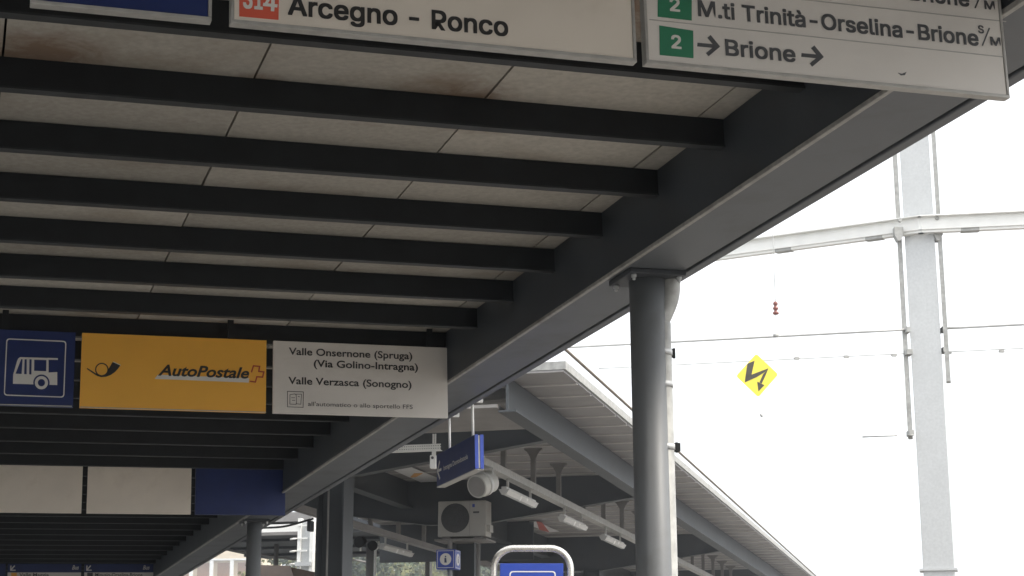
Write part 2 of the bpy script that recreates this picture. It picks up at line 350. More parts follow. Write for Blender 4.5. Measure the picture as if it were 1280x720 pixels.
s = Sign('pictogram_sign', Y1, 0.104, 0.510, zb1, zt1, K['navy'], 'square navy sign cut off at the top left corner, beside the orange numbered sign', G1, K['alu'])
s = Sign('route_sign', Y1, 0.554, 1.572, zb1, zt1, K['cream'], 'large cream route sign with orange 314 square and bold Arcegno - Ronco', G1, K['alu'])
s.poly([(299,-24),(349,-19.4),(348,25),(299,20.6)], K['orange'], 'number_square')
s.text('31', (303.5, 10.4), 328.5, 24, K['pale'], 0.036, 0, GROT)
s.multi(strokes([(340.5,12.8),(341.5,-9)], 4.4) + strokes([(330,6.2),(345,7.8)], 3.8) + strokes([(331.5,6.2),(341,-8.5)], 3.6), K['pale'], 'numeral', 0.003)
s.text('Arcegno - Ponco', (359.5, 18.8), 634.5, 25.0, K['black'], 0.036, 0, GROT)
s.poly([(543,25.2),(548.2,25.4),(556.6,38.6),(551.2,38.1)], K['black'], 'letter_stroke')
s = Sign('route_sign', Y1, 1.597, 2.655, zb1, zt1, K['white'], 'large greyish route sign with two green number squares, at the canopy edge', G1, K['alu'])
for k, q in enumerate(([(822,-16),(864.5,-10.5),(864.5,25.8),(822,21)], [(824,32),(866.3,38.5),(866.7,72.9),(824.6,68.8)])): s.poly(q, K['green'], 'number_square')
s.text('2', (837.2, 14.0), 849.8, 17, K['pale'], 0.036, 0, GROT); s.text('2', (839.2, 60.6), 851.6, 17, K['pale'], 0.036, 0, GROT)
s.text('M.ti Trinità-Orselina-Brione', (872.5, 20.5), 1220, 20.5, K['greyink'], 0.036, 0, GROT)
s.text('Brione', (906.8, 69.6), 994, 20.5, K['greyink'], 0.036, 0, GROT)
s.text('Brione', (1137, 0.5), 1211, 20.5, K['greyink'], 0.036, 0, GROT)
for a, b in (((873.4,56.0),(897.4,58.2)), ((1003.5,69.0),(1027,71.2))):
    d = Vector((b[0]-a[0], b[1]-a[1])).normalized(); n = Vector((-d.y, d.x)); A, T = Vector(a), Vector(b)
    s.multi(strokes([a, tuple(T-d*3)], 4.6) + strokes([tuple(T-d*11-n*10), tuple(T-d*1)], 5.2) + strokes([tuple(T-d*1), tuple(T-d*11+n*10)], 5.2), K['greyink'], 'arrow')
s.text('S', (1222.5, 41.5), 1229.8, 9.8, K['greyink'], 0.036, 0, GROT); s.text('M', (1238, 57), 1250.6, 11, K['greyink'], 0.0, 0, GROT)
s.text('M', (1230.5, 11.6), 1243.3, 11, K['greyink'], 0.0, 0, GROT)
for q in ([(1228,56.5),(1236.3,35.8)], [(1219,9.5),(1227,-10)]): s.multi(strokes(q, 1.8), K['greyink'], 'slash')
s.multi(strokes([(812,24.5),(1257,71.6)], 1.1) + strokes([(812,-21),(1257,27)], 1.1), K['alu'], 'row_line')
s.poly([(1122,91),(1127,92.3),(1133,90),(1131,94),(1126,94.4)], K['greyink'], 'smudge')

Y2 = 9.32; zb2, zt2 = 1.592, 2.001
s = Sign('pictogram_sign', Y2, 0.165, 0.572, zb2, zt2, K['navy'], 'square navy sign with white bus pictogram in a white outline', G2)
z = 5.565
def Z(*pts): return [(p[0]/z, 410+p[1]/z) for p in pts]
oc = Z((44,72),(462,90),(447,485),(26,470)); s.ring(rquad(oc, 4.6), rquad(inset(oc, 1.35), 3.6), K['pale'])
wc = (288, 381)
s.multi([Z((90,388),(92,322),(398,307),(398,397)), Z((92,323),(118,232),(126,213),(140,203),(338,209),(338,310)), Z((330,208),(402,210),(402,222),(330,221))], K['pale'], 'bus_body')
s.poly(Z(*circ(288, 381, 57, 30)), K['navy'], 'wheel_arch', 0.0019)
s.multi([Z((148,216),(157,219),(150,320),(108,318)), Z((171,218),(186,218),(185,322),(168,321)), Z((205,218),(220,219),(218,324),(203,323)), Z((238,221),(323,224),(321,301),(237,298))], K['navy'], 'bus_window', 0.0022)
s.ring(Z(*circ(*wc, 46)), Z(*circ(*wc, 25)), K['pale'], 'bus_wheel', 0.0022)
g = s.multi([Z((0,528),(500,541),(500,549),(0,536))], K['alu'], 'bottom_trim', 0.003, 0.003)
s = Sign('postal_bus_sign', Y2, 0.606, 1.606, zb2, zt2, K['yellow'], 'yellow postal bus sign with black post horn and italic lettering', G2)
def Z(*pts): return [(p[0]/4, 360+p[1]/4) for p in pts]
s.ring(Z(*circ(509, 408, 34)), Z(*circ(509, 408, 28)), K['black'], 'post_horn_loop')
s.poly(Z((563,370),(602,387),(590,404),(574,421),(554,435),(530,444),(506,446),(486,440),(470,430),(434,405),(436,400),(474,424),(490,433),(508,437),(526,433),(542,421),(554,400)), K['black'], 'post_horn', 0.002)
s.poly(Z((566,368),(604,385),(602,388),(565,371)), K['pale'], 'horn_pale_edge', 0.003)  # pale line along the rim of the horn's bell
def Z(*pts): return [(180+p[0]/7.53, 430+p[1]/7.53) for p in pts]
s.poly(Z((100,328),(130,289),(990,322),(985,363)), K['pale'], 'underline')
s.text('AutoPostale', Z((130,294))[0], Z((990,0))[0][0], 13.2, K['black'], 0.026, 0.28)
s.multi([q for q in strokes(Z((1012,262),(1030,206),(1088,211),(1080,258),(1128,263),(1116,312),(1062,309),(1048,358),(1000,352)), 1.7)], K['red'], 'cross_outline')
g = s.multi([[(100,508.3),(332.5,514.9),(332.5,515.9),(100,509.4)]], K['alu'], 'bottom_trim', 0.003, 0.003)
s = Sign('route_sign', Y2, 1.645, 2.650, zb2, zt2, K['white'], 'pale route sign with Valle Onsernone in black, right end of the second row', G2)
def Z(*pts): return [(340+p[0]/z, 420+p[1]/z) for p in pts]
for t, a, xr, cp in (('Valle Onsernone (Spruga)', (116,129), 975, 8.6), ('(Via Golino-Intragna)', (290,214), 1015, 8.6), ('Valle Verzasca (Sonogno)', (113,333), 970, 8.6), ("all'automatico o allo sportello FFS", (250,486), 978, 5.2)):
    s.text(t, Z(a)[0], Z((xr,0))[0][0], cp, K['black'], 0.018 if cp > 6 else 0.0)
oc = Z((105,383),(220,387),(218,499),(105,495)); s.ring(oc, inset(oc, 0.75), K['black'], 'icon_border')
s.multi(sum([strokes(Z(*p), 0.6) for p in (((125,408),(124,474),(168,476),(168,466)), ((125,408),(160,403),(165,410)), ((168,405),(170,472),(200,475),(205,405),(168,405)), ((135,430),(158,430)), ((140,448),(160,448)), ((180,420),(192,424)))], []), K['black'], 'ticket_icon')
# third row: two blank cream panels and a blank blue one
Y3 = 14.6; zb3, zt3 = 1.612, 2.001
Sign('blank_sign', Y3, -0.02, 0.994, zb3, zt3, K['cream'], 'blank cream sign panel at the left edge, third row back', G3)
Sign('blank_sign', Y3, 1.036, 1.890, zb3, zt3, K['cream'], 'blank cream sign panel between the other cream panel and the blue one', G3)
Sign('blank_sign', Y3, 1.926, 2.690, zb3, zt3, K['navy'], 'blank dark blue sign panel beside two blank cream ones', G3, K['navy'])
# fourth row: white route signs under blue arrow strips
Y4 = 24.4; zb4, zt4 = 1.60, 2.001
Sign('pictogram_sign', Y4, 0.28, 0.69, zb4, zt4, K['navy'], 'small navy sign at the far left bottom corner beside the arrow signs', G4)
for x0, x1, px0, px1, t, chip, lab in ((0.72, 1.687, 11, 101, 'Valle Maggia', 'yellow', 'far route sign under a blue arrow strip with yellow square, bottom left'),
                                 (1.73, 2.66, 106, 189.5, 'Minusio-Orselina-Brione', 'greyink', 'far route sign under a blue arrow strip, nearest to the canopy edge beam')):
    s = Sign('route_sign', Y4, x0, x1, zb4, zt4-0.115, K['white'], lab, G4)
    g = B(); box(g, CAN, x0, x1, Y4-0.004, Y4+0.022, zt4-0.112, zt4); obj('arrow_strip', g, K['navy'], s.root)
    s.multi(strokes([(px0+7,707.5),(px0+2.5,712.6)], 1.5) + strokes([(px0+2.6,707.6),(px0+2.4,712.8),(px0+8,712.8)], 1.4), K['pale'], 'arrow', 0.006)
    x, zz = s.P(px1-11, 711.9); g = B(); lettering(g, CAN, 'Bus', x, s.P(px1-2.5, 711)[0], zz, 0.055, s.y-0.006, 0.02, 0.3); obj('lettering', g, K['pale'], s.root)
    s.text(t, (px0+13, 720.6), px0+ (50 if chip == 'yellow' else 72), 4.2, K['black'], 0.01)
    s.poly([(px0+3,716),(px0+10,716),(px0+10,723),(px0+3,723)], K[chip], 'number_square')

# ------------------------------------------------------------------ blue double sign on two rods outside the edge beam
def E4(x, y): return hit(CAN, x, y, 2, ZB)
a = hit(CAN, 594, 586, 0, 3.075); b = hit(CAN, 546, 608, 0, 3.075)
ya, yb, zlo = a.y, b.y, 0.5*(a.z+b.z); zhi = zlo + (hit(CAN, 594, 543, 0, 3.075).z - a.z)
sg = thing('direction_sign', CAN @ Vector((3.1, (ya+yb)/2, zlo)), 'blue double direction sign with white arrow, hung on two white rods', 'sign')
for x0, x1 in ((3.075, 3.096), (3.109, 3.130)):
    g = B(); box(g, CAN, x0, x1, ya, yb, zlo, zhi); pn = obj('panel', g, K['navy'] if x0 < 3.08 else K['blue'], sg, 0.002)
    g = B(); box(g, CAN, x0-0.001, x1+0.001, ya-0.006, ya-0.0005, zlo, zhi); obj('end_cap', g, K['blue'], pn)  # brighter blue puts the sunlight on the sign's ends into the colour
    if x0 < 3.08: pan = pn
g = B(); box(g, CAN, 3.097, 3.108, ya-0.002, yb, zlo+0.004, zhi-0.004); obj('spacer', g, K['alu'], sg)
g = B(); box(g, CAN, 3.074, 3.131, ya, yb, zlo-0.007, zlo-0.001); obj('bottom_rail', g, K['plastic'], sg)
SIDE = CAN @ Matrix(((0,1,0,0),(-1,0,0,0),(0,0,1,0),(0,0,0,1)))     # face seen from the left: its x runs towards us
# the face looks towards -x of the canopy; reading direction is from far (left) to near (right)
SIDE = frame(-yc, xc, xc.cross(yc), EYE)
g = B(); lettering(g, SIDE, 'Intragna Domodossola', -(yb-0.20*(yb-ya)), -(ya+0.17*(yb-ya)), zlo+0.085, 0.030, 3.0735, 0.012); obj('lettering', g, K['pale'], pan)
g = B(); cx_, cz_ = -(yb-0.075*(yb-ya)), zlo+0.10
for pts in strokes([(cx_-0.035, cz_), (cx_+0.05, cz_)], 0.017) + strokes([(cx_+0.015, cz_+0.055), (cx_-0.04, cz_), (cx_+0.015, cz_-0.055)], 0.017): prism(g, SIDE, pts, 3.0725, 3.0735)
obj('arrow', g, K['pale'], pan)
for px_, py_ in ((561.5, 521), (590.5, 503)):
    v = hit(CAN, px_, py_, 0, 3.103); g = B(); tube(g, [CAN @ v, CAN @ Vector((3.103, v.y, zhi-0.002))], 0.0085, 10); rd = obj('rod', g, K['whitepaint'], sg)
    g = B(); box(g, CAN, 3.02, 3.17, v.y-0.012, v.y+0.012, v.z, v.z+0.012); box(g, CAN, 3.158, 3.17, v.y-0.012, v.y+0.012, v.z+0.012, v.z+0.045); obj('hook_bracket', g, K['whitepaint'], rd)

# ------------------------------------------------------------------ the railway platform roof
XE, XP, ZD = -3.42, -3.97, 3.0
YN, YF = 15.12, 62.0
XCOL = -6.36
CB = [17.13, 22.18, 30.36, 38.5, 46.7, 54.9]
pr = thing('platform_roof', PLT @ Vector((XCOL, 17.13, -1.30)), 'grey corrugated railway platform roof on dark beams, behind the bus canopy', 'platform roof')
sky_holes = []
g = B(); n = int((YF-YN)/0.63)
for i in range(n):
    y0 = YN + i*0.63; box(g, PLT, XE-6.0, XE, y0+0.004, y0+0.60, ZD+0.001, ZD+0.02)
obj('deck', g, K['deck'], pr)
g = B()
for i in range(n):
    y0 = YN + i*0.63; box(g, PLT, XE-5.99, XE-0.005, y0+0.590, y0+0.626, ZD-0.012, ZD)
tag(obj('deck_seam', g, K['decklip'], pr), None, None)
g = B(); box(g, PLT, XE-6.0, XE+0.02, YN, YF, ZD+0.024, ZD+0.10); obj('roof_covering', g, K['galvmatt'], pr)
def ibeam(F, x, w, z0, z1, y0, y1):
    g = B(); box(g, F, x-0.012, x+0.012, y0, y1, z0+0.018, z1); box(g, F, x-w/2, x+w/2, y0, y1, z0, z0+0.018); return g
obj('long_beam', ibeam(PLT, XP, 0.17, 2.66, ZD-0.013, YN+0.05, YF), K['rust'], pr)
obj('long_beam', ibeam(PLT, -7.2, 0.17, 2.62, ZD-0.013, 16.0, YF), K['rust'], pr)
g = B(); box(g, PLT, -7.1, XP-0.09, YN+0.02, 16.45, 2.70, 2.73); obj('soffit_board', g, K['soffit'], pr)
for y in CB:                                                  # tapered cross arms on one column each
    g = B(); prism(g, PLT, [(XP-0.015, 2.70), (XP-0.015, ZD-0.013), (-9.2, ZD-0.013), (-9.2, 2.72), (-6.9, 2.40), (-6.2, 2.39)], y-0.01, y+0.01); ar = obj('cross_arm', g, K['rust'], pr)
    g = B()
    for A, C_ in (((XP-0.02, 2.70), (-6.2, 2.39)), ((-6.2, 2.39), (-6.9, 2.40)), ((-6.9, 2.40), (-9.2, 2.72))):
        hexa(g, [PLT @ Vector(p) for p in ((A[0], y-0.07, A[1]-0.014), (A[0], y+0.07, A[1]-0.014), (C_[0], y+0.07, C_[1]-0.014), (C_[0], y-0.07, C_[1]-0.014), (A[0], y-0.07, A[1]-0.001), (A[0], y+0.07, A[1]-0.001), (C_[0], y+0.07, C_[1]-0.001), (C_[0], y-0.07, C_[1]-0.001))])
    obj('flange', g, K['rust'], ar)
    g = B(); w = 0.15
    box(g, PLT, XCOL-w, XCOL-w+0.016, y-w, y+w, -1.30, 2.40); box(g, PLT, XCOL+w-0.016, XCOL+w, y-w, y+w, -1.30, 2.40); box(g, PLT, XCOL-w+0.016, XCOL+w-0.016, y-0.008, y+0.008, -1.30, 2.40)
    cl = obj('column', g, K['rust'], pr)
g = B(); box(g, PLT, -9.4, -6.75, 27.5, 27.54, 2.36, ZD-0.014); obj('shade_board', g, K['rust'], pr)  # added dark sheet for the shade under the left part of the deck
# opaque rooflight panels under the deck; daylight through them put into a pale colour
def rl(pxs, z, m, name):
    g = B(); t = [PLT @ hit(PLT, *p, 2, z) for p in pxs]; hexa(g, t + [v + zw*0.006 for v in t]); return obj(name, g, m, pr)
rl([(487,585.8),(508,582),(562,604),(549,613)], 2.972, K['skylight'], 'rooflight')
rl([(513,597),(517.5,592.3),(528,592),(520,596.5)], 2.962, K['amber'], 'amber_reflection')  # a lamp's orange reflection laid down as a coloured patch
rl([(653.8,653),(670,651.9),(698.7,664.4),(685,665.6)], 2.972, K['skylight'], 'rooflight')
rl([(670.5,651.8),(677.5,653.5),(686.5,665.4),(674,662)], 2.962, K['redstripe'], 'red_stripe')  # red stripe across the second rooflight

# two cable trays on hanger posts, strip lamps slung below
GL = 'strip lamps under the cable trays'
def tray(x, z, y0, y1, posts, label, m):
    t = thing('cable_tray', PLT @ Vector((x, y0, z)), label, 'cable tray', 'cable trays under the platform roof')
    g = B(); box(g, PLT, x-0.055, x+0.055, y0, y1, z, z+0.006); box(g, PLT, x-0.055, x-0.05, y0, y1, z+0.006, z+0.08); box(g, PLT, x+0.05, x+0.055, y0, y1, z+0.006, z+0.08); obj('tray', g, m, t)
    for y in posts:
        g = B(); F = frame(PLT.to_3x3() @ Vector((1,0,0)), yp, zw, PLT @ Vector((x, y, z)))
        h = ZD-0.02-z; box(g, F, -0.028, 0.028, -0.028, 0.028, 0.01, h-0.13)
        prism(g, F, [(-0.028, h-0.13), (0.028, h-0.13), (0.045, h-0.06), (0.105, h-0.018), (0.105, h), (-0.105, h), (-0.105, h-0.018), (-0.045, h-0.06)], -0.03, 0.03)
        obj('hanger_post', g, K['soffit'], t)
    return t
XT, ZT = -4.80, 2.47
hy = [hit(PLT, *p, 2, ZD).y for p in ((663.5,558.5), (693.5,577.5), (721,596), (746,611))]
stp = (hy[3]-hy[0])/3
tray(XT, ZT, hit(PLT, 583, 574, 0, XT).y, 52, [hy[0]-stp] + hy + [hy[3]+stp*k for k in range(1, 14)], 'pale cable tray on trumpet-headed posts, right of the air conditioner', K['alu'])
XT2, ZT2 = -8.0, 2.40
tray(XT2, ZT2, 19.5, 45, [hit(PLT, p, 660, 0, XT2).y for p in (463, 498, 530)] + [30.5, 33, 35.5], 'darker cable tray on posts over the two black loudspeakers', K['deck'])
lampn = 0
def lamp(F, y0, y1, x, z, label, first=[None]):
    L = y1-y0; loc = F @ Vector((x, (y0+y1)/2, z))
    t = thing('strip_lamp', loc, label, 'lamp', GL)
    G = frame(F.to_3x3() @ Vector((1,0,0)), yp, zw, loc)
    g = B(); box(g, G, -0.03, 0.03, -L/2, L/2, 0.055, 0.085); obj('housing', g, K['lampw'], t, 0.004)
    g = B(); prism(g, G, [(-0.058,0.05),(-0.024,0.0),(0.024,0.0),(0.058,0.05),(0.046,0.05),(0.016,0.012),(-0.016,0.012),(-0.046,0.05)], -L/2, L/2); obj('trough', g, K['lens'], t)
    for s_ in (-1, 1):
        g = B(); prism(g, G, [(-0.062,0.055),(-0.026,-0.004),(0.026,-0.004),(0.062,0.055)], s_*L/2-0.006, s_*L/2+0.006); obj('end_cap', g, K['lampw'], t)
    for s_ in (-1, 1):
        g = B(); box(g, G, -0.012, 0.012, s_*L*0.38-0.012, s_*L*0.38+0.012, 0.085, 0.19); obj('bracket', g, K['alu'], t)
ZL = ZT-0.19
for k, (pa, pb_, lab) in enumerate((((630,616),(667,636),'strip lamp under the pale tray, nearest to the round loudspeaker'), ((702,646),(730,663),'strip lamp under the pale tray, middle one left of the near pillar'), ((754,672),(778,686),'strip lamp under the pale tray, close to the near pillar'))):
    lamp(PLT, hit(PLT, *pa, 0, XT).y, hit(PLT, *pb_, 0, XT).y, XT, ZL, lab)
lamp(PLT, hit(PLT, 477, 688, 0, XT2).y, hit(PLT, 513, 694, 0, XT2).y, XT2, ZT2-0.19, 'strip lamp under the darker tray, right of two black loudspeakers')

# round grey loudspeaker under the near end of the pale tray
c = hit(PLT, 604, 605, 0, XT); sp = thing('round_loudspeaker', PLT @ c, 'round grey drum loudspeaker under the cable tray, below the blue direction sign', 'loudspeaker')
ax = (ray(596, 610)*-1).normalized(); ax = Vector((-0.55, -0.75, -0.32)).normalized(); C0 = PLT @ c
g = B(); R_ = 0.125
tube(g, [C0-ax*0.14, C0-ax*0.12, C0+ax*0.11, C0+ax*0.12], [R_*0.8, R_*0.95, R_, R_*0.97], 28); obj('drum', g, K['plastic'], sp)
g = B(); tube(g, [C0+ax*0.118, C0+ax*0.1235], R_*0.86, 28); obj('grille', g, K['soffit'], sp)
g = B(); tube(g, [C0-ax*0.02, C0+ax*0.025], R_*1.05, 28); obj('strap', g, K['lampw'], sp)
g = B(); tube(g, [C0+Vector((0.1,0,0.06)), C0+Vector((0.1,0,0.17)), Vector((C0.x+0.03, C0.y, EYE.z+ZT))], 0.011, 8); obj('bracket', g, K['lampw'], sp)

# perforated steel bracket in front of the first cross arm
yk = 16.5
def q(x, y): return hit(PLT, x, y, 1, yk)
A = q(478, 562); C_ = q(551, 556); pk = thing('perforated_bracket', PLT @ q(543, 560), 'white perforated steel strut with small box, above the blue direction sign', 'bracket')
g = B(); zz = q(520, 563.5).z
rows = 26; L = (C_.x-A.x)/rows
for r_, (z0, z1) in enumerate(((0.0, 0.014), (0.023, 0.041), (0.050, 0.064))): box(g, PLT, A.x, C_.x, yk, yk+0.004, zz+z0, zz+z1)
for i in range(rows):
    x0 = A.x + i*L
    for z0, z1 in ((0.014, 0.023), (0.041, 0.050)): box(g, PLT, x0, x0+L*0.62, yk, yk+0.004, zz+z0, zz+z1)
box(g, PLT, A.x, C_.x, yk+0.006, yk+0.06, zz-0.004, zz)
obj('strut', g, K['whitepaint'], pk)
v0, v1 = q(540.5, 554), q(545.5, 520); g = B(); h = (2.70-zz-0.065)/9
for x0, x1 in ((v0.x, v0.x+0.014), (v1.x-0.014, v1.x)): box(g, PLT, x0, x1, yk, yk+0.004, zz+0.066, 2.70)
for i in range(9): box(g, PLT, v0.x+0.014, v1.x-0.014, yk, yk+0.004, zz+0.066+i*h, zz+0.066+i*h+h*0.55)
obj('drop_post', g, K['whitepaint'], pk)
v0, v1 = q(538, 586), q(545.5, 569); g = B(); box(g, PLT, v0.x, v1.x, yk-0.03, yk+0.03, v0.z, v1.z); bx_ = obj('junction_box', g, K['whitepaint'], pk, 0.008)
g = B(); c = PLT @ Vector(((v0.x+v1.x)/2, yk-0.031, v1.z-0.03)); tube(g, [c, c-yp*0.01], 0.014, 10); obj('gland', g, K['greyink'], bx_)
g = B(); box(g, PLT, (v0.x+v1.x)/2-0.02, (v0.x+v1.x)/2+0.02, yk+0.006, yk+0.02, v1.z, zz-0.004); obj('tie', g, K['whitepaint'], pk)

# air conditioner on the second column
ya_ = 21.75
def q(x, y): return hit(PLT, x, y, 1, ya_)
v0, v1 = q(547, 671.5), q(607.5, 625); ac = thing('air_conditioner', PLT @ Vector(((v0.x+v1.x)/2, ya_, v0.z)), 'grey outdoor air conditioner unit with round fan on a platform bracket', 'air conditioner')
g = B(); box(g, PLT, v0.x, v1.x, ya_, ya_+0.28, v0.z, v1.z); body = obj('casing', g, K['plastic'], ac, 0.012)
fc = PLT @ q(569, 647.5); fr = (v1.z-v0.z)*0.41
g = B(); tube(g, [fc+yp*0.01, fc-yp*0.006], fr, 36); fn = obj('fan_opening', g, K['darkgrille'], body)
g = B()
for k in range(1, 7):
    rr = fr*k/6.5; tube(g, [fc - yp*0.010 + (PLT.to_3x3() @ Vector((math.cos(2*PI*j/30), 0, math.sin(2*PI*j/30))))*rr for j in range(31)], 0.0022, 5)
obj('fan_guard', g, K['beamdark'], fn)
xs = q(587, 640).x; g = B(); box(g, PLT, xs, xs+0.005, ya_-0.004, ya_-0.001, v0.z+0.01, v1.z-0.01); obj('panel_seam', g, K['deck'], body)
g = B(); w0, w1 = q(590.5, 634), q(593.5, 630); box(g, PLT, w0.x, w1.x, ya_-0.004, ya_-0.001, w0.z, w1.z); obj('badge', g, K['blue'], body)
g = B(); w0, w1 = q(591.5, 641.5), q(599, 639); box(g, PLT, w0.x, w1.x, ya_-0.004, ya_-0.001, w0.z, w1.z); obj('handle', g, K['darkgrille'], body)
g = B(); w0 = q(611, 664); box(g, PLT, v1.x, v1.x+0.045, ya_+0.04, ya_+0.2, w0.z, w0.z+0.09); obj('valve_cover', g, K['plastic'], body)
g = B(); box(g, PLT, v0.x-0.03, v1.x+0.02, ya_-0.05, ya_+0.42, v0.z-0.055, v0.z-0.03)
for xx in (v0.x+0.12, v1.x-0.12): box(g, PLT, xx-0.05, xx+0.05, ya_+0.02, ya_+0.26, v0.z-0.029, v0.z-0.001)
obj('mounting_bracket', g, K['soffit'], ac)
# information cube on a slim post
yi = 20.6
def q(x, y): return hit(PLT, x, y, 1, yi)
v0, v1 = q(545, 711.5), q(569, 686.5); ic = thing('information_cube', PLT @ Vector(((v0.x+v1.x)/2, yi+0.13, -1.30)), 'blue information cube with a white letter i, below the air conditioner', 'sign')
xm = (v0.x+v1.x)/2; w = v1.x-v0.x
g = B(); box(g, PLT, v0.x, v1.x, yi, yi+w, v0.z, v1.z); cu = obj('cube', g, K['blue'], ic, 0.008)
F = frame(PLT.to_3x3() @ Vector((1,0,0)), yp, zw, PLT @ Vector((xm, yi, (v0.z+v1.z)/2)))
F2 = frame(yp, -(PLT.to_3x3() @ Vector((1,0,0))), zw, PLT @ Vector((v1.x, yi+w/2, (v0.z+v1.z)/2)))
for Fk in (F, F2):
    g = B(); prism(g, Fk, circ(0, 0, w*0.30, 32), -0.003, -0.001); ds = obj('disc', g, K['pale'], cu)
    g = B()
    for pts in ([(-0.055,-0.17),(0.065,-0.17),(0.065,-0.14),(0.035,-0.14),(0.035,0.065),(-0.055,0.065),(-0.055,0.035),(-0.03,0.035),(-0.03,-0.14),(-0.055,-0.14)], circ(0.002, 0.13, 0.04, 14)): prism(g, Fk, [(p[0]*w, p[1]*w) for p in pts], -0.005, -0.0032)
    obj('letter_i', g, K['navy'], ds)
    g = B()
    for pts in strokes([(-0.42*w,-0.42*w),(0.42*w,-0.42*w),(0.42*w,0.42*w),(-0.42*w,0.42*w),(-0.42*w,-0.42*w)], 0.012*w*2): prism(g, Fk, pts, -0.002, -0.001)
    obj('border_line', g, K['pale'], cu)
g = B(); tube(g, [PLT @ Vector((xm+0.02, yi+0.12, -1.30)), PLT @ Vector((xm+0.02, yi+0.12, v0.z))], 0.03, 12); obj('post', g, K['galvmatt'], ic)
g = B(); tube(g, [PLT @ Vector((xm+0.02, yi+0.12, v1.z)), PLT @ Vector((xm+0.02, yi+0.12, v1.z+0.115))], 0.03, 12); obj('post_head', g, K['soffit'], ic)
# pale service pipe beside the second column
g = B(); c = hit(PLT, 597.5, 680, 1, 21.9); tube(g, [PLT @ Vector((c.x, 21.9, -1.30)), PLT @ c], 0.028, 12)
tag(obj('service_pipe', g, K['soffit']), 'grey service pipe standing beside the column below the air conditioner', 'pipe')

# ------------------------------------------------------------------ stainless bus stop totem at the bottom of the picture
DT = 13.7
P0 = at(665, 685.5, DT); tm = thing('stop_totem', (P0.x, DT, 0.0), 'stainless tube totem with rounded top and bright blue panel', 'totem')
F = frame(Vector((1,0.0,0)), Vector((0,1,0)), zw, Vector((P0.x, DT, P0.z)))
hw = at(713, 700, DT).x - P0.x; rc = 0.16
pts = [F @ Vector((-hw, 0, -P0.z))] + [F @ Vector((-hw+rc-rc*math.cos(t), 0, -rc+rc*math.sin(t))) for t in [PI/2*i/8 for i in range(9)]] + [F @ Vector((hw-rc+rc*math.sin(t), 0, -rc+rc*math.cos(t))) for t in [PI/2*i/8 for i in range(9)]] + [F @ Vector((hw, 0, -P0.z))]
g = B(); tube(g, pts, 0.027, 18); obj('tube_frame', g, K['steel'], tm)
xl, xr, zt = at(625, 705, DT).x-P0.x, at(704, 705, DT).x-P0.x, at(664, 704.5, DT).z-P0.z
g = B(); box(g, F, xl, xr, -0.02, 0.02, zt-1.55, zt); pl = obj('panel', g, K['blue'], tm, 0.003)
c4 = [(xl+0.075, zt-0.06), (xr-0.06, zt-0.06), (xr-0.06, zt-0.43), (xl+0.075, zt-0.43)]
g = B(); o_ = rquad(c4, 0.03); i_ = rquad(inset(c4, 0.009), 0.024); A_ = [g.verts.new(F @ Vector((p[0], -0.0215, p[1]))) for p in o_]; B_ = [g.verts.new(F @ Vector((p[0], -0.0215, p[1]))) for p in i_]
for i in range(len(A_)): g.faces.new((A_[i], A_[(i+1) % len(A_)], B_[(i+1) % len(A_)], B_[i]))
obj('border_line', g, K['pale'], pl)
for zz in (zt-0.3, zt-1.3):
    for x0, x1 in ((-hw, xl), (xr, hw)):
        g = B(); box(g, F, x0, x1, -0.01, 0.01, zz-0.015, zz+0.015); obj('clip', g, K['steel'], tm)

# ------------------------------------------------------------------ catenary mast, cross channel, wires, high voltage sign
DM = 19.0
mA = at(1147.5, 260, DM); mB = at(1174.0, 715, DM)
axd = (mA-mB).normalized(); base = mB - axd*((mB.z-0.0)/axd.z)
MF = frame(PLT.to_3x3() @ Vector((1,0,0)), yp, zw, base)
m_ = thing('catenary_mast', base, 'tall galvanised catenary mast with slim side bars, right of the near pillar', 'mast')
sc = (at(1174, 500, DM).x-at(1173, 500, DM).x)              # metres per pixel at the mast
def mc(z): return (axd*(z/axd.z)).dot(PLT.to_3x3() @ Vector((1,0,0)))
def bar(g, off0, off1, z0, z1, y0, y1):
    hexa(g, [MF @ Vector(p) for z in (z0, z1) for p in ((mc(z)+off0, y0, z), (mc(z)+off1, y0, z), (mc(z)+off1, y1, z), (mc(z)+off0, y1, z))])
zsp = at(1160, 560, DM).z
g = B(); bar(g, -18.5*sc, 18.5*sc, 0, 9.5, -0.12, 0.12); obj('shaft', g, K['galv'], m_, 0.006)
for sg_, zlow in ((-1, at(1140, 548, DM).z), (1, at(1180, 480, DM).z)):
    g = B(); bar(g, sg_*25*sc-3*sc, sg_*25*sc+2.5*sc, zlow, 9.5, -0.13, 0.02); obj('side_bar', g, K['galvmatt'], m_)
g = B(); zr = at(1174, 713, DM).z; bar(g, -23*sc, 22*sc, zr-0.012, zr+0.012, -0.15, 0.15); obj('collar', g, K['galv'], m_)
for px_, py_, wpx in ((1139, 541, 5), (1136.5, 440, 6), (1181, 437, 4), (1135, 412, 4), (1180, 411, 3)):
    g = B(); c = at(px_, py_, DM-0.15); box(g, frame(Vector((1,0,0)), Vector((0,1,0)), zw, c), -wpx*sc*0.6, wpx*sc*0.6, -0.03, 0.12, -3.2*sc, 3.2*sc); obj('clamp', g, K['galvmatt'], m_)
